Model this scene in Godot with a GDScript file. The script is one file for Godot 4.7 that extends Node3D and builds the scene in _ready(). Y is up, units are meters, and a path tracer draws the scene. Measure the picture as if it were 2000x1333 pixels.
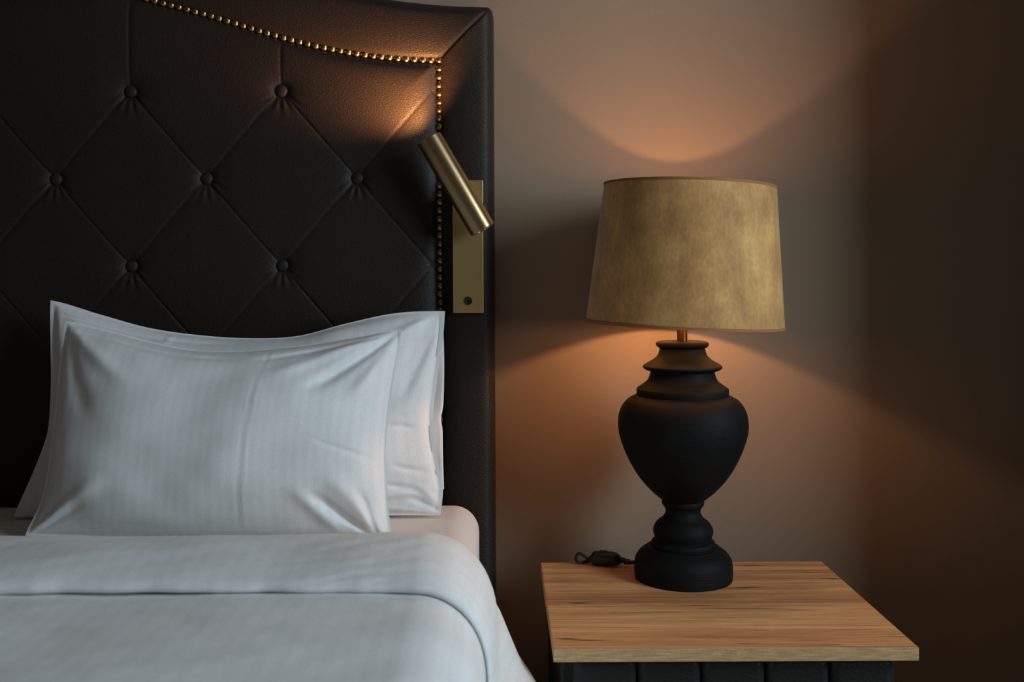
extends Node3D
# A hotel bed with a tufted headboard, a reading light, a nightstand and a table lamp.
# The back wall is the plane z = 0, the camera looks along -z, the bed stands to the left.

const FOCAL := 1944.0                  # pixels of the 2000 x 1333 frame
const EYE := Vector3(0.0, 1.072, 1.88)
const ROLL := 0.25                     # degrees
const BEDX := -0.793                   # centre line of bed and headboard

func _ready() -> void:
	# ---------------- camera ----------------
	var cam := Camera3D.new()
	cam.name = "camera"
	cam.projection = Camera3D.PROJECTION_FRUSTUM
	cam.near = 0.05
	cam.far = 40.0
	cam.size = cam.near * 1333.0 / FOCAL
	cam.frustum_offset = Vector2(28.0, -129.5) / FOCAL * cam.near
	cam.position = EYE
	cam.rotation_degrees = Vector3(0, 0, -ROLL)
	var lens := CameraAttributesPhysical.new()
	lens.frustum_focal_length = 35.0
	lens.frustum_focus_distance = 1.62
	lens.exposure_aperture = 4.0
	cam.attributes = lens
	add_child(cam)
	cam.current = true
	# ---------------- sky, daylight, exposure ----------------
	var env := Environment.new()
	env.background_mode = Environment.BG_COLOR
	env.background_color = Color(0.74, 0.80, 0.86)
	env.background_energy_multiplier = 1.0
	env.tonemap_mode = Environment.TONE_MAPPER_LINEAR
	env.tonemap_exposure = 1.0
	env.sdfgi_enabled = true
	env.ssao_enabled = true
	env.ssil_enabled = true
	var we := WorldEnvironment.new()
	we.name = "environment"
	we.environment = env
	add_child(we)
	var day := AreaLight3D.new()        # the overcast sky in the window of the right wall
	day.name = "window_daylight"
	day.area_size = Vector2(1.00, 1.40)
	day.light_color = Color(0.87, 0.95, 1.0)
	day.light_energy = 5.5
	day.area_normalize_energy = true
	day.shadow_enabled = true
	day.area_range = 8.0
	day.position = Vector3(1.92, 1.65, 1.65)
	day.rotation_degrees = Vector3(0, 90, 0)
	add_child(day)

	make_materials()
	build_room()
	build_headboard()
	build_bed()
	build_pillows()
	build_duvet()
	build_nightstand()
	build_lamp()
	build_reading_light()
	build_shading_cabinet()

# ======================================================================
# helpers
# ======================================================================
var M := {}
var rng := RandomNumberGenerator.new()

# the point seen at pixel (u, v) in the plane at distance z from the back wall
func at(u: float, v: float, z: float) -> Vector3:
	var a := deg_to_rad(ROLL)
	var du := u - 972.0
	var dv := 537.0 - v
	var x := du * cos(a) + dv * sin(a)
	var y := -du * sin(a) + dv * cos(a)
	var k := (EYE.z - z) / FOCAL
	return Vector3(x * k, EYE.y + y * k, z)

func tag(o: Node3D, label: String, category: String, group := "") -> Node3D:
	o.set_meta("label", label)
	o.set_meta("category", category)
	if group != "":
		o.set_meta("group", group)
	return o

func thing(called: String, label: String, category: String, where := Vector3.ZERO) -> Node3D:
	var o := Node3D.new()
	o.name = called
	o.position = where
	add_child(o, true)
	return tag(o, label, category)

func part(parent: Node3D, called: String, mesh: Mesh, m: Material, where := Vector3.ZERO, turn := Vector3.ZERO) -> MeshInstance3D:
	var o := MeshInstance3D.new()
	o.name = called
	o.mesh = mesh
	o.material_override = m
	o.position = where
	o.rotation = turn
	parent.add_child(o, true)
	return o

func struct(called: String, mesh: Mesh, m: Material, where := Vector3.ZERO) -> MeshInstance3D:
	var o := part(self, called, mesh, m, where)
	o.set_meta("kind", "structure")
	return o

# an indexed mesh with smooth normals; triangles run clockwise
func finish(vs: PackedVector3Array, ix: PackedInt32Array, uv := PackedVector2Array()) -> ArrayMesh:
	var ns := PackedVector3Array()
	ns.resize(vs.size())
	for i in range(0, ix.size(), 3):
		var a := ix[i]
		var b := ix[i + 1]
		var c := ix[i + 2]
		var n := (vs[c] - vs[a]).cross(vs[b] - vs[a])
		ns[a] += n
		ns[b] += n
		ns[c] += n
	for i in ns.size():
		ns[i] = ns[i].normalized() if ns[i].length_squared() > 1e-24 else Vector3.UP
	return raw(vs, ns, ix, uv)

func raw(vs: PackedVector3Array, ns: PackedVector3Array, ix: PackedInt32Array, uv := PackedVector2Array()) -> ArrayMesh:
	var arr := []
	arr.resize(Mesh.ARRAY_MAX)
	arr[Mesh.ARRAY_VERTEX] = vs
	arr[Mesh.ARRAY_NORMAL] = ns
	arr[Mesh.ARRAY_INDEX] = ix
	if uv.size() == vs.size():
		arr[Mesh.ARRAY_TEX_UV] = uv
	var m := ArrayMesh.new()
	m.add_surface_from_arrays(Mesh.PRIMITIVE_TRIANGLES, arr)
	return m

# triangles of a grid of rows x cols vertices, flip turns them over
func grid_index(rows: int, cols: int, flip := false, first := 0) -> PackedInt32Array:
	var ix := PackedInt32Array()
	for r in rows - 1:
		for c in cols - 1:
			var a := first + r * cols + c
			var b := a + 1
			var d := a + cols
			var e := d + 1
			if flip:
				ix.append_array([a, d, b, b, d, e])
			else:
				ix.append_array([a, b, d, b, e, d])
	return ix

# a turned body; profile holds (radius, height) from the bottom up, a doubled point makes a hard edge
func lathe(profile: Array, segs := 64) -> ArrayMesh:
	var vs := PackedVector3Array()
	var uv := PackedVector2Array()
	for k in profile.size():
		var p: Vector2 = profile[k]
		for s in segs + 1:
			var a := TAU * s / segs
			vs.append(Vector3(p.x * cos(a), p.y, p.x * sin(a)))
			uv.append(Vector2(float(s) / segs, p.y))
	var ix := PackedInt32Array()
	for k in profile.size() - 1:
		var p: Vector2 = profile[k]
		var q: Vector2 = profile[k + 1]
		if p.is_equal_approx(q):
			continue
		for s in segs:
			var a := k * (segs + 1) + s
			var d := a + segs + 1
			ix.append_array([a, a + 1, d, a + 1, d + 1, d])
	var m := finish(vs, ix, uv)
	# close the seam of the normals
	var arr := m.surface_get_arrays(0)
	var ns: PackedVector3Array = arr[Mesh.ARRAY_NORMAL]
	for k in profile.size():
		var i := k * (segs + 1)
		var n := (ns[i] + ns[i + segs]).normalized()
		ns[i] = n
		ns[i + segs] = n
	return raw(vs, ns, ix, uv)

# smooth curve through control points (Catmull-Rom), n steps a span
func smooth2(pts: Array, n := 6) -> Array:
	var out := []
	for i in pts.size() - 1:
		var p0: Vector2 = pts[maxi(i - 1, 0)]
		var p1: Vector2 = pts[i]
		var p2: Vector2 = pts[i + 1]
		var p3: Vector2 = pts[mini(i + 2, pts.size() - 1)]
		for k in n:
			out.append(p1.cubic_interpolate(p2, p0, p3, float(k) / n))
	out.append(pts[-1])
	return out

func smooth3(pts: Array, n := 8) -> Array:
	var out := []
	for i in pts.size() - 1:
		var p0: Vector3 = pts[maxi(i - 1, 0)]
		var p1: Vector3 = pts[i]
		var p2: Vector3 = pts[i + 1]
		var p3: Vector3 = pts[mini(i + 2, pts.size() - 1)]
		for k in n:
			out.append(p1.cubic_interpolate(p2, p0, p3, float(k) / n))
	out.append(pts[-1])
	return out

# a box with rounded edges, centred
func rbox(size: Vector3, r: float, steps := 3) -> ArrayMesh:
	var h := size / 2.0
	r = minf(r, minf(h.x, minf(h.y, h.z)) * 0.999)
	var inner := h - Vector3.ONE * r
	var vs := PackedVector3Array()
	var ns := PackedVector3Array()
	var uv := PackedVector2Array()
	var ix := PackedInt32Array()
	for axis in 3:
		for side in [-1.0, 1.0]:
			var a1 := (axis + 1) % 3
			var a2 := (axis + 2) % 3
			var la := []
			var lb := []
			for k in steps + 1:
				la.append(-h[a1] + r - r * tan(PI / 4 * (1.0 - float(k) / steps)))
				lb.append(-h[a2] + r - r * tan(PI / 4 * (1.0 - float(k) / steps)))
			for k in steps + 1:
				la.append(h[a1] - r + r * tan(PI / 4 * float(k) / steps))
				lb.append(h[a2] - r + r * tan(PI / 4 * float(k) / steps))
			var first := vs.size()
			for j in lb.size():
				for i in la.size():
					var p := Vector3.ZERO
					p[axis] = side * h[axis]
					p[a1] = la[i]
					p[a2] = lb[j]
					var q := p.clamp(-inner, inner)
					var n := (p - q).normalized()
					vs.append(q + n * r)
					ns.append(n)
					uv.append(Vector2(p[a1], p[a2]))
			ix.append_array(grid_index(lb.size(), la.size(), side > 0, first))
	return raw(vs, ns, ix, uv)

# a round cord along a path
func cord(path: Array, r: float, segs := 10, caps := true) -> ArrayMesh:
	var vs := PackedVector3Array()
	var up := Vector3(0.13, 0.97, 0.21).normalized()
	for i in path.size():
		var t: Vector3 = (path[mini(i + 1, path.size() - 1)] - path[maxi(i - 1, 0)]).normalized()
		var s := t.cross(up).normalized()
		var w := s.cross(t)
		up = w
		for k in segs + 1:
			var a := TAU * k / segs
			vs.append(path[i] + (s * cos(a) + w * sin(a)) * r)
	var ix := grid_index(path.size(), segs + 1)
	if caps:
		for e in [0, path.size() - 1]:
			var c := vs.size()
			vs.append(path[e])
			for k in segs:
				var a: int = e * (segs + 1) + k
				ix.append_array([c, a, a + 1] if e > 0 else [c, a + 1, a])
	return finish(vs, ix)

# a flat outline in the xy plane pushed from z0 to z1
func slab(poly: PackedVector2Array, z0: float, z1: float) -> ArrayMesh:
	var vs := PackedVector3Array()
	var ns := PackedVector3Array()
	var ix := PackedInt32Array()
	if not Geometry2D.is_polygon_clockwise(poly):
		poly.reverse()
	var tri := Geometry2D.triangulate_polygon(poly)
	for side in 2:
		var first := vs.size()
		for p in poly:
			vs.append(Vector3(p.x, p.y, z1 if side else z0))
			ns.append(Vector3(0, 0, 1 if side else -1))
		for i in range(0, tri.size(), 3):
			var a := vs[first + tri[i]]
			var b := vs[first + tri[i + 1]]
			var c := vs[first + tri[i + 2]]
			var facing := (c - a).cross(b - a).z > 0.0
			if facing == (side == 1):
				ix.append_array([first + tri[i], first + tri[i + 1], first + tri[i + 2]])
			else:
				ix.append_array([first + tri[i], first + tri[i + 2], first + tri[i + 1]])
	for i in poly.size():
		var p := poly[i]
		var q := poly[(i + 1) % poly.size()]
		var d := (q - p).normalized()
		var n := Vector3(-d.y, d.x, 0)
		var first := vs.size()
		vs.append_array([Vector3(p.x, p.y, z0), Vector3(q.x, q.y, z0), Vector3(p.x, p.y, z1), Vector3(q.x, q.y, z1)])
		ns.append_array([n, n, n, n])
		ix.append_array([first, first + 1, first + 2, first + 1, first + 3, first + 2])
	return raw(vs, ns, ix)

func box(size: Vector3) -> BoxMesh:
	var b := BoxMesh.new()
	b.size = size
	return b

func sstep(a: float, b: float, x: float) -> float:
	return smoothstep(a, b, x)

# ======================================================================
# materials
# ======================================================================
func noise(kind: int, freq: float, octaves := 3, sd := 1) -> FastNoiseLite:
	var n := FastNoiseLite.new()
	n.seed = sd
	n.noise_type = kind
	n.frequency = freq
	n.fractal_octaves = octaves
	return n

func noise_texture(n: FastNoiseLite, side := 512, ramp: Gradient = null) -> NoiseTexture2D:
	var t := NoiseTexture2D.new()
	t.width = side
	t.height = side
	t.seamless = true
	t.noise = n
	t.color_ramp = ramp
	return t

func mat(c: Color, rough: float, metal := 0.0) -> StandardMaterial3D:
	var m := StandardMaterial3D.new()
	m.albedo_color = c
	m.roughness = rough
	m.metallic = metal
	return m

func relief(m: StandardMaterial3D, t: Texture2D, depth_cm: float, scale: Vector3, tri := true) -> void:
	m.heightmap_enabled = true
	m.heightmap_texture = t
	m.heightmap_scale = depth_cm
	m.uv1_triplanar = tri
	m.uv1_scale = scale

func make_materials() -> void:
	var fine := noise_texture(noise(FastNoiseLite.TYPE_SIMPLEX_SMOOTH, 0.05, 4, 3))
	# painted wall
	var wall := mat(Color(0.60, 0.50, 0.407), 0.75)
	relief(wall, fine, 0.010, Vector3.ONE * 5.0)
	M.wall = wall
	M.ceiling = mat(Color(0.52, 0.49, 0.46), 0.9)
	M.floor = mat(Color(0.17, 0.15, 0.14), 0.95)
	relief(M.floor, noise_texture(noise(FastNoiseLite.TYPE_CELLULAR, 0.08, 2, 8), 256), 0.3, Vector3.ONE * 4.0)
	# leather of headboard and nightstand
	var grain := noise(FastNoiseLite.TYPE_CELLULAR, 0.075, 2, 11)
	grain.cellular_return_type = FastNoiseLite.RETURN_DISTANCE
	var gt := noise_texture(grain)
	var leather := mat(Color(0.160, 0.130, 0.115), 0.50)
	relief(leather, gt, 0.075, Vector3(8, 16, 8))
	leather.metallic_specular = 0.36
	M.leather = leather
	M.dark_leather = mat(Color(0.150, 0.136, 0.128), 0.5)
	M.dark_leather.metallic_specular = 0.36
	relief(M.dark_leather, gt, 0.05, Vector3.ONE * 7.0)
	# bed linen: white cotton with a woven satin stripe
	var im := Image.create_empty(256, 256, false, Image.FORMAT_RGB8)
	var weave := noise(FastNoiseLite.TYPE_VALUE, 0.35, 2, 5)
	for y in 256:
		for x in 256:
			var s := 0.985 if (x / 16) % 2 == 0 else 1.0
			var n := 1.0 + 0.02 * weave.get_noise_2d(x * 1.0, y * 0.4)
			im.set_pixel(x, y, Color(0.90, 0.90, 0.895) * (s * n))
	var linen := mat(Color(1, 1, 1), 0.72)
	linen.albedo_texture = ImageTexture.create_from_image(im)
	linen.uv1_scale = Vector3(6, 6, 6)
	linen.rim_enabled = true
	linen.rim = 0.25
	linen.rim_tint = 0.3
	M.linen = linen
	var cotton := mat(Color(0.86, 0.84, 0.815), 0.8)
	relief(cotton, fine, 0.02, Vector3.ONE * 6.0)
	cotton.rim_enabled = true
	cotton.rim = 0.2
	M.cotton = cotton
	# brass
	var brush := noise_texture(noise(FastNoiseLite.TYPE_VALUE, 0.4, 2, 21), 256)
	M.brass = mat(Color(0.80, 0.69, 0.51), 0.27, 1.0)
	relief(M.brass, brush, 0.002, Vector3(4, 60, 4))
	M.brass_plate = mat(Color(0.82, 0.69, 0.47), 0.44, 1.0)
	relief(M.brass_plate, brush, 0.002, Vector3(4, 60, 4))
	M.nail = mat(Color(0.62, 0.53, 0.40), 0.31, 1.0)
	M.stem = mat(Color(0.50, 0.34, 0.20), 0.32, 1.0)
	M.black = mat(Color(0.05, 0.05, 0.052), 0.45)
	# turned wood painted black
	var turned := mat(Color(0.075, 0.077, 0.074), 0.62)
	relief(turned, noise_texture(noise(FastNoiseLite.TYPE_SIMPLEX_SMOOTH, 0.05, 4, 31)), 0.05, Vector3(1.6, 22, 1.6))
	turned.metallic_specular = 0.24
	M.turned = turned
	# velvet of the shade
	M.velvet = velvet()
	M.lining = mat(Color(0.86, 0.76, 0.58), 0.7)
	M.shade_trim = mat(Color(0.60, 0.40, 0.22), 0.8)
	M.bulb = mat(Color(1, 0.95, 0.88), 0.4)
	M.bulb.emission_enabled = true
	M.bulb.emission = Color(1.0, 0.74, 0.50)
	M.bulb.emission_energy_multiplier = 2.0
	M.led = mat(Color(1, 0.95, 0.88), 0.4)
	M.led.emission_enabled = true
	M.led.emission = Color(1.0, 0.72, 0.46)
	M.led.emission_energy_multiplier = 2.0
	# oak laminate
	M.oak = oak()
	M.oak_edge_daylit = oak_edge_daylit()
	M.dark_wood = mat(Color(0.15, 0.12, 0.105), 0.6)
	relief(M.dark_wood, fine, 0.03, Vector3(12, 1.5, 12))
	M.frame = mat(Color(0.75, 0.74, 0.72), 0.5)
	M.glass = mat(Color(0.9, 0.95, 0.95, 0.06), 0.03)
	M.glass.transparency = BaseMaterial3D.TRANSPARENCY_ALPHA

func velvet() -> StandardMaterial3D:
	var w := 1024
	var h := 512
	var im := Image.create_empty(w, h, false, Image.FORMAT_RGB8)
	var big := noise(FastNoiseLite.TYPE_SIMPLEX_SMOOTH, 1.0, 4, 41)
	var up := noise(FastNoiseLite.TYPE_SIMPLEX_SMOOTH, 1.0, 3, 42)
	var dust := noise(FastNoiseLite.TYPE_SIMPLEX_SMOOTH, 1.0, 2, 43)
	for y in h:
		for x in w:
			# wrap around the shade: sample on a circle
			var a := TAU * x / w
			var cx := cos(a)
			var cy := sin(a)
			var v := float(y) / h
			var n := 0.60 * big.get_noise_3d(cx * 2.4, cy * 2.4, v * 2.6)
			n += 0.16 * up.get_noise_3d(cx * 12.0, cy * 12.0, v * 3.5)
			n += 0.22 * dust.get_noise_3d(cx * 26.0, cy * 26.0, v * 20.0)
			var t := clampf(0.55 + 0.9 * n, 0.0, 1.0)
			im.set_pixel(x, y, Color(0.60, 0.41, 0.21).lerp(Color(0.86, 0.66, 0.38), t))
	var m := mat(Color(1, 1, 1), 0.75)
	m.albedo_texture = ImageTexture.create_from_image(im)
	m.rim_enabled = true
	m.rim = 0.6
	m.rim_tint = 1.0
	return m

func oak() -> StandardMaterial3D:
	var w := 1024
	var h := 1024
	var im := Image.create_empty(w, h, false, Image.FORMAT_RGB8)
	var broad := noise(FastNoiseLite.TYPE_SIMPLEX_SMOOTH, 1.0, 2, 51)
	var warp := noise(FastNoiseLite.TYPE_SIMPLEX_SMOOTH, 1.0, 3, 52)
	var fibre := noise(FastNoiseLite.TYPE_SIMPLEX_SMOOTH, 1.0, 3, 53)
	var crack := noise(FastNoiseLite.TYPE_SIMPLEX_SMOOTH, 1.0, 2, 54)
	var where := noise(FastNoiseLite.TYPE_SIMPLEX_SMOOTH, 1.0, 1, 55)
	var tones := [0.04, -0.08, 0.08, -0.20, 0.10, 0.12, -0.06, 0.05]
	for y in h:
		var v := float(y) / h
		for x in w:
			var u := float(x) / w
			var bv := (v + 0.006 * broad.get_noise_1d(u * 2.0)) * 7.0
			var board := int(floor(bv))
			var tone: float = lerpf(tones[clampi(board, 0, 7)], tones[clampi(board + 1, 0, 7)], sstep(0.80, 1.0, bv - board))
			var n := 0.24 * broad.get_noise_2d(u * 1.3 + board * 3.7, v * 16.0)
			var bent := v + 0.020 * warp.get_noise_2d(u * 1.5 + 3.0, v * 3.0)
			n += 0.22 * fibre.get_noise_2d(u * 1.6, bent * 60.0)
			n += 0.16 * fibre.get_noise_2d(u * 7.0 + 31.0, bent * 210.0)
			var t := clampf(0.55 + tone + n, 0.0, 1.0)
			var c := Color(0.60, 0.41, 0.25).lerp(Color(0.94, 0.73, 0.505), t)
			# splits that run with the grain
			var k := absf(crack.get_noise_2d(u * 0.55 + 9.0, v * 15.0))
			var g := sstep(0.10, 0.42, where.get_noise_2d(u * 1.7 + 4.0, v * 13.0 + 2.0))
			var dark := (1.0 - sstep(0.0, 0.055, k)) * g
			c = c.lerp(Color(0.27, 0.16, 0.11), dark * 0.85)
			var line := sstep(0.30, 0.62, fibre.get_noise_2d(u * 0.9 + 60.0, bent * 48.0))
			c = c.lerp(Color(0.48, 0.29, 0.18), line * 0.55)
			im.set_pixel(x, y, c)
	var m := mat(Color(1, 1, 1), 0.5)
	m.albedo_texture = ImageTexture.create_from_image(im)
	m.texture_repeat = true
	return m

func oak_edge_daylit() -> StandardMaterial3D:  # same oak as the top; daylight on the edge is put into this tone
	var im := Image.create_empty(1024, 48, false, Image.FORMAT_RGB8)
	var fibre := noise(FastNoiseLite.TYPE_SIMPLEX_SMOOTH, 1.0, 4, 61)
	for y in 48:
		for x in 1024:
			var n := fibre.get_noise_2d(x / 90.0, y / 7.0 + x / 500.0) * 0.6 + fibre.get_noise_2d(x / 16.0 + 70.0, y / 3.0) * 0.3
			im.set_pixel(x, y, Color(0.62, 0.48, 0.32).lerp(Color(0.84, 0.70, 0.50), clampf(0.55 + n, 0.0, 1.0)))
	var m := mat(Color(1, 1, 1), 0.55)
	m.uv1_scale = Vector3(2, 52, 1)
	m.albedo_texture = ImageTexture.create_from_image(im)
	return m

# ======================================================================
# the room
# ======================================================================
const WIN_Z0 := 1.15
const WIN_Z1 := 2.15
const WIN_Y0 := 0.95
const WIN_Y1 := 2.35

func build_room() -> void:
	var xl := -3.4
	var xr := 1.90
	var zf := 5.2
	var top := 2.6
	var t := 0.12
	struct("wall_back", box(Vector3(xr - xl + 2 * t, top, t)), M.wall, Vector3((xl + xr) / 2, top / 2, -t / 2))
	struct("wall_front", box(Vector3(xr - xl + 2 * t, top, t)), M.wall, Vector3((xl + xr) / 2, top / 2, zf + t / 2))
	struct("wall_left", box(Vector3(t, top, zf)), M.wall, Vector3(xl - t / 2, top / 2, zf / 2))
	struct("floor", box(Vector3(xr - xl + 2 * t, t, zf + 2 * t)), M.floor, Vector3((xl + xr) / 2, -t / 2, zf / 2))
	struct("ceiling", box(Vector3(xr - xl + 2 * t, t, zf + 2 * t)), M.ceiling, Vector3((xl + xr) / 2, top + t / 2, zf / 2))
	# right wall round its window
	var wr := Node3D.new()
	wr.name = "wall_right"
	wr.set_meta("kind", "structure")
	add_child(wr)
	var wx := xr + t / 2
	part(wr, "wall_piece", box(Vector3(t, top, WIN_Z0)), M.wall, Vector3(wx, top / 2, WIN_Z0 / 2))
	part(wr, "wall_piece", box(Vector3(t, top, zf - WIN_Z1)), M.wall, Vector3(wx, top / 2, (zf + WIN_Z1) / 2))
	part(wr, "wall_piece", box(Vector3(t, WIN_Y0, WIN_Z1 - WIN_Z0)), M.wall, Vector3(wx, WIN_Y0 / 2, (WIN_Z0 + WIN_Z1) / 2))
	part(wr, "wall_piece", box(Vector3(t, top - WIN_Y1, WIN_Z1 - WIN_Z0)), M.wall, Vector3(wx, (top + WIN_Y1) / 2, (WIN_Z0 + WIN_Z1) / 2))
	var win := Node3D.new()
	win.name = "window_1"
	win.set_meta("kind", "structure")
	win.position = Vector3(xr + 0.085, 0, 0)
	add_child(win)
	var zc := (WIN_Z0 + WIN_Z1) / 2
	var yc := (WIN_Y0 + WIN_Y1) / 2
	for s in [-1.0, 1.0]:
		part(win, "window_frame", box(Vector3(0.05, WIN_Y1 - WIN_Y0, 0.05)), M.frame, Vector3(0, yc, zc + s * ((WIN_Z1 - WIN_Z0) / 2 - 0.025)))
		part(win, "window_frame", box(Vector3(0.05, 0.05, WIN_Z1 - WIN_Z0 - 0.1)), M.frame, Vector3(0, yc + s * ((WIN_Y1 - WIN_Y0) / 2 - 0.025), zc))
	part(win, "window_pane", box(Vector3(0.006, WIN_Y1 - WIN_Y0 - 0.1, WIN_Z1 - WIN_Z0 - 0.1)), M.glass, Vector3(0.0, yc, zc))

# ======================================================================
# headboard
# ======================================================================
var bead := []          # right half of the nail line over the panel: (distance from centre line, height)
const HB_SIDE := 0.690  # nail line to centre line
const HB_EDGE := 0.7875 # outer edge to centre line

func bead_y(x: float) -> float:
	var d := absf(x - BEDX)
	for i in bead.size() - 1:
		var a: Vector2 = bead[i]
		var b: Vector2 = bead[i + 1]
		if d <= b.x or i == bead.size() - 2:
			return lerpf(a.y, b.y, (d - a.x) / (b.x - a.x))
	return 0.0

const LAT_X := 0.1353
const LAT_Y := 0.157
const ROW0 := 1.404

func panel_z(x: float, y: float) -> float:
	var lx := (x - BEDX) / LAT_X + 1.0          # even columns hold the buttons of the top row
	var ly := (y - ROW0) / LAT_Y
	var lyc := minf(ly, 0.0)
	var s := lx + lyc
	var d := lx - lyc
	var d1 := absf(s - 2.0 * roundf(s / 2.0)) * 0.1025
	var d2 := absf(d - 2.0 * roundf(d / 2.0)) * 0.1025
	# nearest button
	var bs := 2.0 * roundf(s / 2.0)
	var bd := 2.0 * roundf(d / 2.0)
	var bx := (bs + bd) / 2.0
	var by := (bs - bd) / 2.0
	var ox := (lx - bx) * LAT_X
	var oy := (ly - by) * LAT_Y
	var r := sqrt(ox * ox + oy * oy)
	var z := 0.101
	var share := lerpf(1.0, 0.45, sstep(-0.05, 0.05, ly))   # over the top row both families of pleats run into one
	z -= share * 0.0014 * (exp(-d1 / 0.012) + exp(-d2 / 0.012))
	z -= share * 0.0013 * (exp(-pow(d1 / 0.0019, 2)) + exp(-pow(d2 / 0.0019, 2)))
	# one side of each pleat lies a little higher than the other
	var e1 := s - 2.0 * roundf(s / 2.0)
	var e2 := d - 2.0 * roundf(d / 2.0)
	z += 0.0003 * (signf(e1) * exp(-d1 / 0.02) - signf(e2) * exp(-d2 / 0.02)) * (1.0 - exp(-r / 0.02))
	if bx * LAT_X + BEDX - LAT_X < BEDX + HB_SIDE - 0.06 and bx * LAT_X + BEDX - LAT_X > BEDX - HB_SIDE + 0.06 and by < 0.5:
		z -= 0.0095 * exp(-r / 0.022) + 0.005 * exp(-pow(r / 0.0135, 2))
		var ang := atan2(oy, ox)
		z += 0.0010 * sin(ang * 13.0 + bx * 1.7) * exp(-pow((r - 0.026) / 0.016, 2)) * sstep(0.2, -0.7, sin(ang))
	# falls to the nail line
	var edge := minf(bead_y(x) - y, HB_SIDE - absf(x - BEDX))
	z -= 0.017 * exp(-maxf(edge - 0.004, 0.0) / 0.016)
	return z

func build_headboard() -> void:
	for p in [[119, -31], [190, -25], [300, 0.5], [400, 27], [500, 57], [550, 71.5], [600, 84.5], [660, 97], [720, 106.5], [790, 113.5], [864, 116]]:
		var q := at(p[0], p[1], 0.09)
		bead.append(Vector2(q.x - BEDX, q.y))
	bead[0] = Vector2(0.0, bead[0].y)
	bead[-1] = Vector2(HB_SIDE, bead[-1].y)
	bead = smooth2(bead, 6)
	var hb := thing("headboard", "tall dark brown leather headboard, button tufted, with brass nail trim", "headboard", Vector3(BEDX, 0, 0))
	var off := Vector3(-BEDX, 0, 0)
	var border := 0.0975
	# core board
	var poly := PackedVector2Array([Vector2(BEDX - HB_EDGE + 0.01, 0.02), Vector2(BEDX + HB_EDGE - 0.01, 0.02)])
	for k in 41:
		var x := lerpf(BEDX + HB_EDGE - 0.01, BEDX - HB_EDGE + 0.01, k / 40.0)
		poly.append(Vector2(x, bead_y(clampf(x, BEDX - HB_SIDE, BEDX + HB_SIDE)) + border - 0.012))
	part(hb, "core_board", slab(poly, 0.004, 0.062), M.leather, off)
	# tufted panel
	var xs := []
	var x := BEDX - HB_SIDE
	while x < BEDX + HB_SIDE - 1e-6:
		xs.append(x)
		x += 0.0022 if x > -1.0 else 0.006
	xs.append(BEDX + HB_SIDE)
	var rows := 400
	var vs := PackedVector3Array()
	for r in rows + 1:
		for c in xs.size():
			var px: float = xs[c]
			var py := lerpf(0.56, bead_y(px), float(r) / rows)
			vs.append(Vector3(px - BEDX, py, panel_z(px, py)))
	part(hb, "tufted_panel", finish(vs, grid_index(rows + 1, xs.size(), true)), M.leather)
	# borders: section from the nail line outwards and round the edge
	var sec := smooth2([Vector2(0.0, 0.085), Vector2(0.04, 0.0925), Vector2(0.12, 0.0975), Vector2(0.32, 0.1020), Vector2(0.55, 0.1030), Vector2(0.78, 0.1010), Vector2(0.89, 0.0960), Vector2(0.965, 0.085), Vector2(1.0, 0.066), Vector2(1.0, 0.03), Vector2(1.0, 0.003)], 4)
	var yc := bead_y(BEDX + HB_SIDE)
	vs = PackedVector3Array()
	var n := 260
	for k in n + 1:
		var f := lerpf(-1.0, 1.0, float(k) / n)
		for p in sec:
			var px: float = BEDX + f * lerpf(HB_SIDE, HB_EDGE, p.x)
			var py: float = bead_y(BEDX + f * HB_SIDE) + p.x * border
			var seam := (1.0 - absf(f)) * HB_SIDE
			var pz: float = p.y - 0.003 * exp(-pow(seam / 0.003, 2)) * (1.0 if p.y > 0.07 else 0.0)
			vs.append(round_corner(Vector3(px, py, pz), yc + border))
	part(hb, "border_rail", finish(vs, grid_index(n + 1, sec.size(), true)), M.leather, off)
	for side in [1.0, -1.0]:
		vs = PackedVector3Array()
		n = 240
		for k in n + 1:
			for p in sec:
				var px: float = BEDX + side * lerpf(HB_SIDE, HB_EDGE, p.x)
				var y1: float = yc + p.x * border
				var py := lerpf(0.03, y1, pow(float(k) / n, 0.6))
				var pz: float = p.y - 0.003 * exp(-pow((y1 - py) / 0.003, 2)) * (1.0 if p.y > 0.07 else 0.0)
				vs.append(round_corner(Vector3(px, py, pz), yc + border))
		part(hb, "border_stile", finish(vs, grid_index(n + 1, sec.size(), side > 0)), M.leather, off)
	# buttons
	var dome := lathe(smooth2([Vector2(0.0115, -0.010), Vector2(0.0118, -0.002), Vector2(0.0112, 0.0015), Vector2(0.0085, 0.0042), Vector2(0.004, 0.0056), Vector2(0.0, 0.006)], 3), 24)
	for row in 6:
		for k in range(-5, 6):
			var bx := k * LAT_X
			if (k + row) % 2 == 0 or absf(bx) > HB_SIDE - 0.07:
				continue
			var by := ROW0 - row * LAT_Y
			part(hb, "button", dome, M.leather, Vector3(bx, by, panel_z(BEDX + bx, by) + 0.0082), Vector3(PI / 2, 0, 0))
	# nails with round heads, along the line between panel and border
	var head := lathe(smooth2([Vector2(0.0064, -0.003), Vector2(0.0068, 0.0), Vector2(0.0063, 0.0024), Vector2(0.0049, 0.0045), Vector2(0.0026, 0.0058), Vector2(0.0, 0.0062)], 3), 24)
	var path := []
	for k in 200:
		path.append(Vector2(HB_SIDE, lerpf(0.60, yc, k / 200.0)))
	for k in 401:
		var bx := lerpf(HB_SIDE, -HB_SIDE, k / 400.0)
		path.append(Vector2(bx, bead_y(BEDX + bx)))
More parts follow.
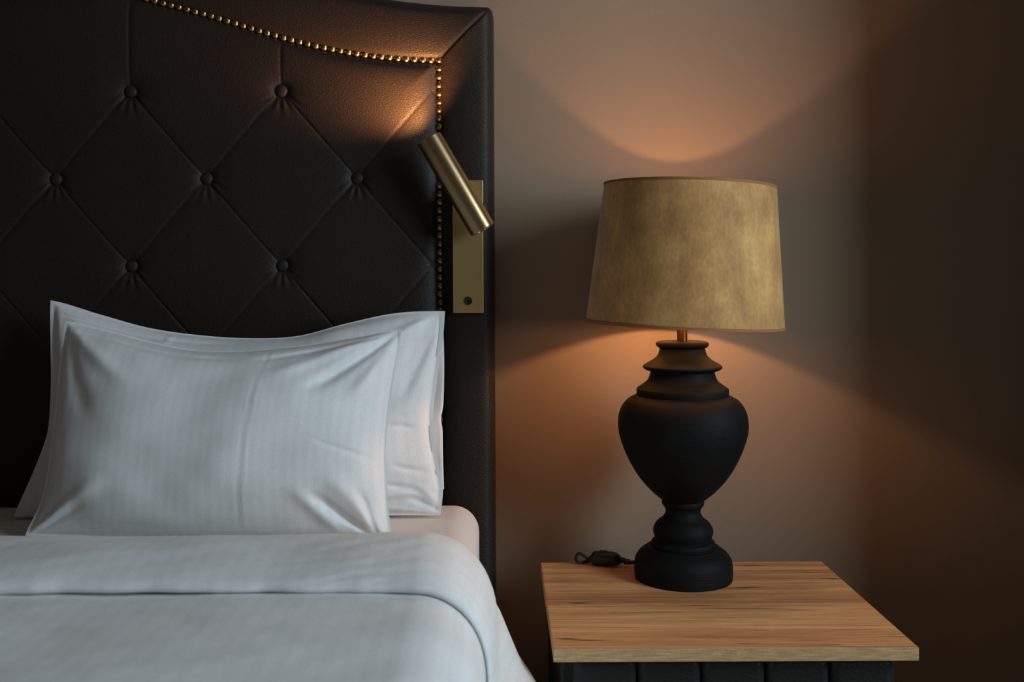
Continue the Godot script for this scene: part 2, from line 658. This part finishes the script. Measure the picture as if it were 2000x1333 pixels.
	for k in 200:
		path.append(Vector2(-HB_SIDE, lerpf(yc, 0.60, (k + 1) / 200.0)))
	rng.seed = 4
	for run in [[0, 200], [200, 600], [600, 800]]:
		var length := 0.0
		for k in range(run[0], run[1]):
			length += (path[k + 1] - path[k]).length()
		var count := int(round(length / 0.0151))
		var step := length / count
		var gone := 0.0
		var next := 0.0 if run[0] < 600 else step
		var put_last: bool = run[0] == 600
		for k in range(run[0], run[1]):
			var d: float = (path[k + 1] - path[k]).length()
			while next <= gone + d and (next < length - step * 0.5 or put_last):
				var q: Vector2 = path[k].lerp(path[k + 1], (next - gone) / d)
				var o := part(hb, "nail", head, M.nail, Vector3(q.x + rng.randf_range(-0.0004, 0.0004), q.y + rng.randf_range(-0.0004, 0.0004), 0.0855), Vector3(PI / 2 + rng.randf_range(-0.1, 0.1), 0, rng.randf_range(-0.1, 0.1)))
				o.scale = Vector3.ONE * rng.randf_range(1.02, 1.10)
				next += step
			gone += d

func round_corner(p: Vector3, ytop: float) -> Vector3:
	var r := 0.020
	for side in [1.0, -1.0]:
		var c := Vector2(BEDX + side * (HB_EDGE - r), ytop - r)
		var d := Vector2(p.x, p.y) - c
		if d.x * side > 0 and d.y > 0 and d.length() > r:
			d = d.normalized() * r
			return Vector3(c.x + d.x, c.y + d.y, p.z)
	return p

# ======================================================================
# bed
# ======================================================================
const MAT_TOP := 0.672
const MAT_EDGE := -0.034

func build_bed() -> void:
	var base := thing("divan", "dark brown leather divan under the mattress, behind the hanging duvet", "divan", Vector3(BEDX, 0, 1.13))
	part(base, "box", rbox(Vector3(1.50, 0.30, 1.96), 0.015), M.leather, Vector3(0, 0.27, 0))
	for sx in [-1.0, 1.0]:
		for sz in [-1.0, 1.0]:
			part(base, "leg", lathe([Vector2(0, 0), Vector2(0.022, 0), Vector2(0.022, 0), Vector2(0.03, 0.121), Vector2(0.0, 0.121)], 20), M.dark_wood, Vector3(sx * 0.66, 0, sz * 0.88))
	var h := 0.25
	var mt := rbox(Vector3((MAT_EDGE - BEDX) * 2.0, h, 1.96), 0.045, 8)
	var o := part(self, "mattress", mt, M.cotton, Vector3(BEDX, MAT_TOP - h / 2, 0.115 + 0.98))
	tag(o, "mattress under a smooth white fitted sheet, showing beside the pillows", "mattress")

func gauss(x: float, s: float) -> float:
	return exp(-(x * x) / (s * s))

# folds: [p0, q0, p1, q1, width, height]; a soft ridge or valley from one point to the other
func fold_sum(folds: Array, p: float, q: float) -> float:
	var sum := 0.0
	for f in folds:
		var a := Vector2(f[0], f[1])
		var b := Vector2(f[2], f[3])
		var ab := b - a
		var w := Vector2(p, q) - a
		var t := clampf(w.dot(ab) / ab.length_squared(), -0.15, 1.15)
		var d := (w - ab * t).length()
		var fade := sstep(-0.15, 0.12, t) * sstep(1.15, 0.75, t)
		var width: float = f[4] * lerpf(0.6, 1.3, clampf(t, 0, 1))
		sum += f[5] * fade * gauss(d, width)
	return sum

# c: corners bottom left, bottom right, top right, top left; edges: points along bottom, right, top, left given as pixel offsets (fractions of bow)
func pillow_mesh(c: Array, bow: Dictionary, front: float, back: float, flange: float, folds: Array, sd: int, na := 150, nb := 100) -> ArrayMesh:
	var big := noise(FastNoiseLite.TYPE_SIMPLEX_SMOOTH, 1.0, 1, sd)
	var vs := PackedVector3Array()
	var uv := PackedVector2Array()
	var nrm: Vector3 = (c[1] - c[0]).cross(c[3] - c[0]).normalized()
	for side in 2:
		for j in nb + 1:
			var q := -cos(PI * j / nb) * 0.5 + 0.5 * (2.0 * j / nb - 1.0)
			for i in na + 1:
				var p := -cos(PI * i / na) * 0.4 + 0.6 * (2.0 * i / na - 1.0)
				var fp := (p + 1.0) / 2.0
				var fq := (q + 1.0) / 2.0
				var bottom: Vector3 = c[0].lerp(c[1], fp)
				var top: Vector3 = c[3].lerp(c[2], fp)
				var m := bottom.lerp(top, fq)
				# bowed edges
				m.y -= bow_at(bow.top, fp) * fq * fq
				m.y += bow_at(bow.bottom, fp) * (1.0 - fq) * (1.0 - fq)
				m.x += bow_at(bow.left, fq) * (1.0 - fp) * (1.0 - fp)
				m.x -= bow_at(bow.right, fq) * fp * fp
				var ip := clampf(absf(p) / (1.0 - flange), 0, 1)
				var iq := clampf(absf(q) / (1.0 - flange), 0, 1)
				var t := pow(1.0 - pow(ip, 2.6), 0.62) * pow(1.0 - pow(iq, 2.4), 0.62)
				var rim := minf(1.0, 6.0 * minf(1.0 - absf(p), 1.0 - absf(q)))
				var d := front * t + 0.0025 * rim if side == 0 else -(back * t + 0.0025 * rim)
				if side == 0:
					var wr := 0.006 * big.get_noise_2d(p * 1.3, q * 1.1) + 0.0012 * big.get_noise_2d(p * 3.4 + 9.0, q * 2.4)
					d += (wr + fold_sum(folds, p, q)) * minf(1.0, rim * 1.2)
				vs.append(m + nrm * d)
				uv.append(Vector2(fp * 0.70, fq * 0.45))
	var ix := grid_index(nb + 1, na + 1, true)
	ix.append_array(grid_index(nb + 1, na + 1, false, (nb + 1) * (na + 1)))
	return finish(vs, ix, uv)

func bow_at(points: Array, f: float) -> float:
	var x := f * (points.size() - 1)
	var i := clampi(int(x), 0, points.size() - 2)
	var p0: float = points[maxi(i - 1, 0)]
	var p1: float = points[i]
	var p2: float = points[i + 1]
	var p3: float = points[mini(i + 2, points.size() - 1)]
	return cubic_interpolate(p1, p2, p0, p3, x - i)

func build_pillows() -> void:
	# back pillow, with a flat flange round it
	var c := [at(27, 1010, 0.245), at(870, 1007, 0.245), at(869, 608, 0.165), at(99, 587, 0.165)]
	var bow := {
		"top": [0.0, 0.022, 0.043, 0.053, 0.056, 0.050, 0.026, 0.006, 0.0],
		"bottom": [0.0, 0.0, -0.002, -0.004, -0.004, -0.004, -0.003, 0.0, 0.0],
		"left": [0.0, 0.012, 0.024, 0.032, 0.029, 0.023, 0.015, 0.007, 0.0],
		"right": [0.008, 0.004, 0.012, 0.019, 0.020, 0.015, 0.009, 0.003, 0.0]}
	var folds := [
		[0.97, 0.95, 0.72, -0.1, 0.06, -0.006], [0.95, 0.75, 0.84, 0.1, 0.03, -0.006], [0.90, 0.9, 0.62, 0.55, 0.05, 0.006],
		[0.70, -0.15, 0.92, -0.17, 0.02, -0.004], [0.75, -0.72, 0.98, -0.80, 0.03, -0.006], [0.62, -0.86, 0.98, -0.74, 0.03, 0.006],
		[0.80, -0.55, 0.98, -0.60, 0.03, -0.004], [0.99, -0.95, 0.86, -0.84, 0.022, -0.007], [0.99, -0.90, 0.90, -0.74, 0.022, 0.006], [0.97, -0.98, 0.70, -0.93, 0.022, 0.006], [-0.36, 0.97, -0.40, 0.80, 0.012, 0.003], [-0.95, 0.95, -0.93, 0.2, 0.03, 0.004],
		[0.3, 0.94, 0.85, 0.96, 0.02, -0.004], [-0.9, 0.88, -0.1, 0.86, 0.02, -0.004]]
	var bp := thing("bed_pillow", "white striped pillow standing against the headboard behind the other pillow", "pillow", c[0].lerp(c[1], 0.5))
	bp.set_meta("group", "white bed pillows")
	part(bp, "pillowcase", pillow_mesh(c, bow, 0.055, 0.05, 0.025, folds, 71), M.linen, -bp.position)
	# open end of the pillowcase, hanging behind the right edge
	var vs := PackedVector3Array()
	var uv := PackedVector2Array()
	for k in 31:
		var f := k / 30.0
		var v := lerpf(650.0, 956.0, f)
		var u1 := 866.0 + 1.5 * sin(f * 7.0) - 4.0 * gauss(f - 0.55, 0.05)
		for j in 9:
			var g := j / 8.0
			vs.append(at(lerpf(815.0, u1, g), v, lerpf(0.146, 0.166, f) + 0.003 * sin(f * 11.0 + g * 3.0)))
			uv.append(Vector2(g * 0.06, f * 0.3))
	for k in 31:
		for j in 9:
			vs.append(vs[k * 9 + j] + Vector3(0, 0, -0.004))
			uv.append(uv[k * 9 + j])
	var ix := grid_index(31, 9, false)
	ix.append_array(grid_index(31, 9, true, 31 * 9))
	for k in 30:
		var a := k * 9 + 8
		var b := a + 31 * 9
		ix.append_array([a, b, a + 9, b, b + 9, a + 9])
	part(bp, "pillowcase_flap", finish(vs, ix, uv), M.linen, -bp.position)
	# front pillow
	c = [at(49, 1047, 0.37), at(763, 1049, 0.37), at(784, 643, 0.285), at(128, 627, 0.285)]
	bow = {
		"top": [0.0, 0.013, 0.030, 0.041, 0.042, 0.036, 0.026, 0.013, 0.0],
		"bottom": [0.0, -0.001, -0.002, -0.002, -0.002, -0.002, -0.002, -0.001, 0.0],
		"left": [0.0, 0.012, 0.016, 0.014, 0.011, 0.008, 0.004, 0.002, 0.0],
		"right": [0.0, 0.005, 0.010, 0.014, 0.014, 0.012, 0.008, 0.003, 0.0]}
	folds = [
		[0.88, -0.98, 0.60, -0.62, 0.032, -0.010], [0.97, -0.98, 0.70, -0.45, 0.06, 0.007], [0.74, -0.98, 0.50, -0.55, 0.05, 0.005], [0.93, -0.98, 0.86, -0.60, 0.02, -0.006],
		[0.98, 0.96, 0.55, 0.42, 0.045, -0.012], [0.99, 0.85, 0.80, 0.30, 0.05, 0.008], [0.85, 0.95, 0.30, 0.60, 0.06, 0.006], [0.90, 0.94, 0.20, 0.80, 0.03, -0.005],
		[0.245, 0.98, 0.19, -0.98, 0.009, -0.0012], [0.262, 0.98, 0.207, -0.98, 0.010, 0.0009],
		[-0.98, 0.96, -0.5, 0.45, 0.07, 0.005], [-0.95, 0.80, -0.75, 0.1, 0.05, -0.004], [-0.97, -0.97, -0.6, -0.5, 0.06, 0.007], [-0.95, -0.98, -0.70, -0.70, 0.03, -0.006],
		[0.62, -0.12, 0.95, -0.30, 0.02, -0.003], [-0.2, 0.12, 0.9, 0.10, 0.012, 0.0012], [-0.8, 0.9, 0.1, 0.83, 0.03, -0.004]]
	var fpil := thing("bed_pillow", "plump white pillow in front, resting against another pillow above the duvet", "pillow", c[0].lerp(c[1], 0.5))
	fpil.set_meta("group", "white bed pillows")
	part(fpil, "pillowcase", pillow_mesh(c, bow, 0.075, 0.045, 0.02, folds, 72), M.linen, -fpil.position)

# ---------------- duvet ----------------
# section across the bed: a is the way from the centre line along the surface, h the height above the sheet
func drape(a: float, h: float, z: float) -> Vector3:
	var side := signf(a)
	a = absf(a)
	var r0 := 0.065
	var flat := (MAT_EDGE - BEDX) - r0 + 0.004
	var arc := r0 * PI / 2
	var x: float
	var y: float
	if a <= flat:
		x = a
		y = MAT_TOP + h
	else:
		var t := (a - flat) / arc
		var hs := lerpf(h, h * 0.42, sstep(0.0, 1.0, t))
		if t < 1.0:
			var g := t * PI / 2
			x = flat + (r0 + hs) * sin(g)
			y = MAT_TOP - r0 + (r0 + hs) * cos(g)
		else:
			var deep := a - flat - arc
			x = flat + r0 + hs + 0.55 * deep * sstep(0.0, 0.08, deep)
			y = MAT_TOP - r0 - deep * 0.94
			# where the fold hangs beside the pillows it stands off the mattress
			x = maxf(x, flat + r0 + hs + (1.0 - sstep(0.54, 0.72, z)) * 0.40 * (MAT_TOP - y) - 0.012)
			x += 0.012 * sin(z * 17.0 + 0.6 * sin(z * 5.0) + deep * 3.0) * sstep(0.03, 0.3, deep)
	var lim := lerpf(0.064, 0.13, sstep(0.53, 0.80, z)) - BEDX - 0.02
	if x > lim:
		x = lim + 0.02 * tanh((x - lim) / 0.02)
	return Vector3(BEDX + side * x, y, z)

func build_duvet() -> void:
	var dv := thing("duvet", "white duvet spread over the bed, its top turned down below the pillows", "duvet", Vector3(BEDX, MAT_TOP, 1.3))
	var big := noise(FastNoiseLite.TYPE_SIMPLEX_SMOOTH, 1.0, 2, 81)
	var half := 1.06
	var na := 300
	var avs := []
	for i in na + 1:
		avs.append(lerpf(-half, half, float(i) / na))
	# the main cover, from under the turned-down part to the foot
	var vs := PackedVector3Array()
	var uv := PackedVector2Array()
	var nz := 170
	for j in nz + 1:
		var f := float(j) / nz
		var z := lerpf(0.56, 2.12, f * f * 0.5 + f * 0.5)
		for a: float in avs:
			var h := 0.038 - 0.004 * gauss(z - 0.70, 0.10)
			h += 0.006 * big.get_noise_2d(a * 2.0, z * 2.6)
			h += 0.0022 * big.get_noise_2d(a * 3.5 + z * 4.0 + 30.0, z * 9.0 - a * 3.0)
			h += 0.0006 * big.get_noise_2d(a * 10.0 + z * 14.0, z * 20.0 - a * 8.0)
			vs.append(drape(a, h, z) - dv.position)
			uv.append(Vector2(a, z))
	part(dv, "cover", finish(vs, grid_index(nz + 1, na + 1, false), uv), M.linen)
	# the turned-down part: a soft roll from the sheet over the fold to its hem
	var prof := smooth2([Vector2(0.520, 0.004), Vector2(0.468, 0.003), Vector2(0.452, 0.014), Vector2(0.475, 0.032), Vector2(0.53, 0.048), Vector2(0.59, 0.061), Vector2(0.65, 0.067), Vector2(0.703, 0.064), Vector2(0.738, 0.053), Vector2(0.748, 0.043), Vector2(0.740, 0.036), Vector2(0.71, 0.031)], 7)
	vs = PackedVector3Array()
	uv = PackedVector2Array()
	for k in prof.size():
		var p: Vector2 = prof[k]
		for a: float in avs:
			var t := float(k) / (prof.size() - 1)
			var w := sin(PI * clampf(t * 1.15 - 0.1, 0.0, 1.0))
			var dz := 0.010 * big.get_noise_2d(a * 3.0, 50.0) * sstep(0.5, 0.9, t) + 0.004 * big.get_noise_2d(a * 11.0, 70.0) * sstep(0.5, 0.9, t)
			var h := p.y
			h += w * (0.006 * big.get_noise_2d(a * 2.6 + 11.0, p.x * 6.0) + 0.002 * big.get_noise_2d(a * 4.0 + p.x * 8.0, p.x * 10.0 + 4.0))
			h += w * (0.0005 + 0.0016 * sstep(0.45, 0.7, a)) * big.get_noise_2d(a * 14.0 + p.x * 40.0, p.x * 34.0 - a * 6.0)
			var bend := 0.02 * sstep(0.75, 1.05, absf(a))
			vs.append(drape(a, maxf(h, 0.003), p.x + dz - bend * (1.0 - t)) - dv.position)
			uv.append(Vector2(a, p.x + t * 0.3))
	part(dv, "turned_down_part", finish(vs, grid_index(prof.size(), na + 1, false), uv), M.linen)

# ======================================================================
# nightstand
# ======================================================================
const TOP_Y := 0.560

func build_nightstand() -> void:
	var zb := 0.112
	var zf := 0.520
	var xl := at(1056, 1100, zb).x
	var xr := at(1795, 1269, zf).x
	var w := xr - xl
	var d := zf - zb
	var xc := (xl + xr) / 2
	var zc := (zb + zf) / 2
	var ns := thing("nightstand", "dark leather nightstand with a light oak top, standing beside the bed", "nightstand", Vector3(xc, 0, zc))
	var th := 0.0182
	# top board: upper face with the grain, edges in a paler copy of the oak, daylight painted in
	var e := 0.0008
	var bd := part(ns, "top_board", rbox(Vector3(w, th, d), e, 1), M.oak_edge_daylit, Vector3(0, TOP_Y - th / 2 - 0.0003, 0))
	bd.set_meta("label", "oak edge of the top board, daylight painted into its paler colour")
	var vs := PackedVector3Array()
	var uv := PackedVector2Array()
	var nn := PackedVector3Array()
	for j in 2:
		for i in 2:
			vs.append(Vector3((i - 0.5) * (w - 2 * e), TOP_Y, (j - 0.5) * (d - 2 * e)))
			uv.append(Vector2(i, j))
			nn.append(Vector3.UP)
	part(ns, "top_veneer", raw(vs, nn, grid_index(2, 2), uv), M.oak)
	# body and its five padded channels
	var bw := w - 0.024
	var bz := d - 0.035
	part(ns, "body", rbox(Vector3(bw, 0.44, bz - 0.03), 0.006), M.dark_leather, Vector3(0, TOP_Y - th - 0.0006 - 0.22, -0.018))
	var cw := 0.0893
	for k in 5:
		part(ns, "padded_channel", rbox(Vector3(cw, 0.43, 0.05), 0.014, 4), M.dark_leather, Vector3((k - 2) * cw + 0.002, TOP_Y - th - 0.002 - 0.215, d / 2 - 0.045))
	for s in [-1.0, 1.0]:
		for t in [-1.0, 1.0]:
			part(ns, "foot", lathe([Vector2(0, 0), Vector2(0.016, 0), Vector2(0.016, 0), Vector2(0.02, 0.103), Vector2(0, 0.103)], 16), M.dark_wood, Vector3(s * (bw / 2 - 0.05), 0, t * 0.13 - 0.02))

# ======================================================================
# table lamp
# ======================================================================
func build_lamp() -> void:
	var z := 0.20
	var k := (EYE.z - z) / FOCAL
	var foot := at(1334.5, 1130, z)
	var base := Vector3(foot.x, TOP_Y, z)
	var lamp := thing("table_lamp", "black turned wood table lamp with gold velvet shade on the nightstand", "table lamp", base)
	# silhouette: half width and row of the photograph
	var sil := [[94, 1133], [95, 1118], [94.5, 1104], [92.5, 1092], [84.5, 1080], [72, 1071], [70, 1069]]
	var prof := [Vector2(0, 0), Vector2(0.0812, 0), Vector2(0.0812, 0)]
	prof.append_array(turn_profile(sil, base.y, k))
	sil = [[61, 1068], [62, 1062], [59, 1057], [53, 1055]]
	prof.append(prof[-1])
	prof.append_array(turn_profile(sil, base.y, k))
	sil = [[53, 1054], [57, 1044], [57.5, 1034], [51, 1022], [40, 1013], [34, 1003], [35, 994], [40, 987], [41, 982], [40, 978.5]]
	prof.append_array(turn_profile(sil, base.y, k))
	part(lamp, "pedestal", lathe(prof, 80), M.turned)
	sil = [[40, 978.5], [62, 960], [84, 935], [99.5, 910.5], [111.5, 886], [120.5, 861], [124.5, 844], [125.5, 828], [123.5, 811], [117.5, 796], [107, 783], [92, 774.5], [88, 773.5]]
	prof = [Vector2(0, base_y(978.5, base.y, k))]
	prof.append_array(turn_profile(sil, base.y, k))
	part(lamp, "urn", lathe(prof, 96), M.turned)
	prof = [Vector2(0.05, base_y(775, base.y, k)), Vector2(0.0760, base_y(775, base.y, k))]
	prof.append_array(turn_profile([[88.5, 774], [89, 768], [88.5, 761], [86, 759]], base.y, k, 2))
	prof.append(prof[-1])
	prof.append_array(turn_profile([[86, 759], [77, 752.5], [68, 745], [63.5, 735], [62, 728], [62, 726.5]], base.y, k))
	prof.append(prof[-1])
	prof.append_array(turn_profile([[62, 726.5], [70, 724.5], [75.5, 721], [76.5, 717.5], [73, 714], [58, 705], [48, 696], [44, 684], [43.5, 681.5]], base.y, k))
	prof.append(prof[-1])
	prof.append_array(turn_profile([[43.5, 681.5], [48, 679.5], [51, 675], [50, 670.5], [45, 668.5]], base.y, k))
	prof.append(Vector2(0, base_y(668, base.y, k)))
	part(lamp, "collar", lathe(prof, 80), M.turned)
	# brass stem, socket, bulb
	var y0 := base_y(669, base.y, k)
	var y1 := base_y(600, base.y, k)
	part(lamp, "stem", lathe([Vector2(0.0086, y0), Vector2(0.0086, y1), Vector2(0.0086, y1), Vector2(0.017, y1 + 0.004), Vector2(0.017, y1 + 0.034), Vector2(0.017, y1 + 0.034), Vector2(0.0, y1 + 0.034)], 28), M.stem)
	var by := base_y(537, base.y, k)
	part(lamp, "bulb", lathe(smooth2([Vector2(0.012, by - 0.028), Vector2(0.014, by - 0.020), Vector2(0.022, by - 0.008), Vector2(0.024, by + 0.004), Vector2(0.019, by + 0.018), Vector2(0.009, by + 0.024), Vector2(0.0, by + 0.0255)], 4), 28), M.bulb)
	var glow := OmniLight3D.new()
	glow.name = "bulb_light"
	glow.light_color = Color(1.0, 0.765, 0.545)
	glow.light_energy = 0.082
	glow.light_size = 0.012
	glow.omni_range = 8.0
	glow.omni_attenuation = 2.0
	glow.shadow_enabled = true
	glow.position = Vector3(0, by, 0)
	lamp.add_child(glow)
	# shade, leaning a little to the right
	var lo := at(1335.5, 635.5, z) - base
	var hi := at(1346.0, 362.5, z) - base
	var r0 := 190.7 * k
	var r1 := 165.3 * k
	var tall := (hi - lo).length()
	var lean := -atan2(hi.x - lo.x, hi.y - lo.y)
	var wall := 0.0016
	var sh := Node3D.new()
	sh.name = "lamp_shade"
	lamp.add_child(sh)
	sh.position = lo
	sh.rotation = Vector3(0, 0, lean)
	part(sh, "velvet_cover", shade_shell(r0, r1, 0.0, tall), M.velvet)
	part(sh, "lining", lathe([Vector2(r1 - wall, tall), Vector2(r0 - wall, 0)], 96), M.lining)
	for s in [[r0, 0.0, 0.004], [r1, tall - 0.0035, 0.0035]]:
		var rr: float = s[0]
		var yy: float = s[1]
		var hh: float = s[2]
		part(sh, "trim", lathe([Vector2(rr - wall - 0.0012, yy - 0.0006), Vector2(rr + 0.0009, yy - 0.0006), Vector2(rr + 0.0009, yy - 0.0006), Vector2(rr + 0.0009, yy + hh), Vector2(rr + 0.0009, yy + hh), Vector2(rr - wall - 0.0012, yy + hh), Vector2(rr - wall - 0.0012, yy + hh), Vector2(rr - wall - 0.0012, yy - 0.0006)], 96), M.shade_trim)
	# ring and three spokes that carry the shade on the socket
	var ry := (y1 + 0.030 - lo.y)
	var rs := lerpf(r0, r1, ry / tall) - wall - 0.001
	for q in 3:
		var a := TAU * q / 3 + 0.5
		part(sh, "spoke", cord([Vector3(cos(a) * 0.015 , ry, sin(a) * 0.015), Vector3(cos(a) * rs * 0.5, ry, sin(a) * rs * 0.5), Vector3(cos(a) * rs, ry, sin(a) * rs)], 0.0014, 8), M.stem)
	# cord with its switch, lying on the nightstand
	var yb := 0.0033
	var sw0 := at(1150, 1092, 0.128) - base
	var sw1 := at(1222, 1102, 0.140) - base
	sw0.y = 0.0105
	sw1.y = 0.0105
	var cpath := smooth3([Vector3(-0.02, 0.012, -0.070), Vector3(-0.072, 0.010, -0.055), Vector3(-0.092, 0.009, -0.055), sw1 + Vector3(0.006, 0.0, 0.001), sw1.lerp(sw0, 0.1)], 6)
	part(lamp, "cord", cord(cpath, 0.0032, 10), M.black)
	var l0 := sw0
	cpath = smooth3([sw0.lerp(sw1, 0.1), l0, l0 + Vector3(-0.006, 0.004, 0.0), l0 + Vector3(-0.014, 0.0092, -0.001), l0 + Vector3(-0.0205, 0.007, -0.002), l0 + Vector3(-0.0228, 0.0, -0.003), l0 + Vector3(-0.019, -0.006, -0.004), l0 + Vector3(-0.009, -0.0074, -0.007), l0 + Vector3(0.0, -0.0074, -0.013), l0 + Vector3(0.004, -0.026, -0.036), l0 + Vector3(0.005, -0.040, -0.080), l0 + Vector3(0.005, -0.042, -0.128)], 6)
	part(lamp, "cord", cord(cpath, 0.0026, 10), M.black)
	var swn := part(lamp, "cord_switch", switch_shell((sw1 - sw0).length()), M.black)
	swn.position = (sw0 + sw1) / 2
	swn.rotation = Vector3(0, -atan2(sw1.z - sw0.z, sw1.x - sw0.x), 0)
	part(swn, "slide_button", rbox(Vector3(0.014, 0.004, 0.007), 0.0015), M.black, Vector3(-0.006, 0.0142, 0.0))

func base_y(v: float, base: float, k: float) -> float:
	return EYE.y + (537.0 - v) * k - base

func turn_profile(sil: Array, base: float, k: float, n := 4) -> Array:
	var pts := []
	for s in sil:
		pts.append(Vector2(s[0] * k, maxf(base_y(s[1], base, k), 0.002)))
	return smooth2(pts, n)

func shade_shell(r0: float, r1: float, y0: float, y1: float) -> ArrayMesh:
	var vs := PackedVector3Array()
	var uv := PackedVector2Array()
	var ns := PackedVector3Array()
	var segs := 96
	var rise := (r0 - r1) / (y1 - y0)
	for j in 9:
		var f := j / 8.0
		for s in segs + 1:
			var a := TAU * s / segs
			var r := lerpf(r0, r1, f)
			vs.append(Vector3(r * cos(a), lerpf(y0, y1, f), r * sin(a)))
			ns.append(Vector3(cos(a), rise, sin(a)).normalized())
			uv.append(Vector2(float(s) / segs, 1.0 - f))
	return raw(vs, ns, grid_index(9, segs + 1), uv)

func switch_shell(length: float) -> ArrayMesh:
	var vs := PackedVector3Array()
	var segs := 20
	var prof := smooth2([Vector2(-0.5, 0.002), Vector2(-0.49, 0.34), Vector2(-0.44, 0.50), Vector2(-0.36, 0.95), Vector2(-0.1, 1.0), Vector2(0.18, 0.97), Vector2(0.32, 0.72), Vector2(0.38, 0.42), Vector2(0.48, 0.36), Vector2(0.5, 0.002)], 4)
	for p in prof:
		for s in segs + 1:
			var a := TAU * s / segs
			var cy := cos(a)
			var cz := sin(a)
			var q := 1.0 / pow(pow(absf(cy), 3.0) + pow(absf(cz), 3.0), 1.0 / 3.0)
			vs.append(Vector3(p.x * length, cy * q * 0.0120 * p.y + 0.0025 * p.y, cz * q * 0.0125 * p.y))
	return finish(vs, grid_index(prof.size(), segs + 1, false))

# ======================================================================
# reading light on the headboard
# ======================================================================
func build_reading_light() -> void:
	var zp := 0.1150
	var a := at(884.5, 612, zp)
	var b := at(943.5, 352, zp)
	var c := (a + b) / 2
	var rl := thing("reading_light", "brass swivel reading light with a tilted tube, mounted on the headboard", "wall lamp", Vector3(c.x, c.y, 0.104))
	var w := b.x - a.x
	var h := b.y - a.y
	part(rl, "back_plate", rbox(Vector3(w, h, 0.0125), 0.0012, 2), M.brass_plate, Vector3(0, 0, 0.005))
	var sw := at(914, 588, zp) - rl.position
	part(rl, "switch_button", lathe([Vector2(0.0, -0.003), Vector2(0.0074, -0.003), Vector2(0.0074, 0.0012), Vector2(0.0066, 0.002), Vector2(0.0066, 0.002), Vector2(0.004, 0.0013), Vector2(0, 0.0010)], 28), M.black, Vector3(sw.x, sw.y, 0.0113), Vector3(PI / 2, 0, 0))
	# tube
	var zt := 0.160
	var p0 := at(943.5, 450, zt) - rl.position
	var p1 := at(838.5, 271, zt) - rl.position
	var axis := (p1 - p0).normalized()
	var length := (p1 - p0).length()
	var r := 26.0 * (EYE.z - zt) / FOCAL
	var tube := part(rl, "tube", lathe([Vector2(0.0, 0.004), Vector2(r - 0.003, 0.004), Vector2(r - 0.003, 0.004), Vector2(r - 0.003, 0.0), Vector2(r - 0.001, 0.0), Vector2(r, 0.001), Vector2(r, 0.001), Vector2(r, length - 0.001), Vector2(r, length - 0.001), Vector2(r - 0.0008, length), Vector2(r - 0.0022, length), Vector2(r - 0.0022, length), Vector2(r - 0.0022, length - 0.030), Vector2(r - 0.0022, length - 0.030), Vector2(0.0, length - 0.030)], 64), M.brass)
	tube.position = p0
	tube.rotation = Vector3(0, 0, -atan2(axis.x, axis.y))
	part(tube, "led_lens", lathe([Vector2(r - 0.004, length - 0.0295), Vector2(r - 0.004, length - 0.027), Vector2(r - 0.004, length - 0.027), Vector2(0.0, length - 0.0255)], 32), M.led)
	var beam := SpotLight3D.new()
	beam.name = "led_light"
	beam.light_color = Color(1.0, 0.70, 0.44)
	beam.light_energy = 0.34
	beam.light_size = 0.014
	beam.spot_angle = 66.0
	beam.spot_angle_attenuation = 1.0
	beam.spot_range = 8.0
	beam.spot_attenuation = 2.0
	beam.shadow_enabled = true
	beam.position = Vector3(0, length - 0.006, 0)
	beam.rotation = Vector3(PI / 2, 0, 0)
	tube.add_child(beam)
	# swivel joint between plate and tube
	var j := p0.lerp(p1, 0.42)
	part(rl, "swivel_joint", lathe([Vector2(0, 0.0), Vector2(0.011, 0.0), Vector2(0.011, 0.0), Vector2(0.011, 0.03), Vector2(0.0, 0.03)], 28), M.brass, Vector3(j.x, j.y, 0.009), Vector3(PI / 2, 0, 0))

# ======================================================================
# unseen tall cabinet, added and sized to shade the right end of the wall
# ======================================================================
func build_shading_cabinet() -> void:
	var cb := thing("added_shading_cabinet", "unseen tall dark wood cabinet, added to shade the wall beyond the nightstand", "cabinet", Vector3(1.325, 0, 0.275))
	part(cb, "body", rbox(Vector3(0.64, 2.50, 0.51), 0.003, 2), M.dark_wood, Vector3(0, 1.25, -0.012))
	for s in [-1.0, 1.0]:
		var dr := part(cb, "door", rbox(Vector3(0.317, 2.42, 0.018), 0.002, 2), M.dark_wood, Vector3(s * 0.16, 1.27, 0.253))
		part(dr, "handle", cord([Vector3(-s * 0.13, -0.10, 0.03), Vector3(-s * 0.13, 0.10, 0.03)], 0.005, 10), M.brass)
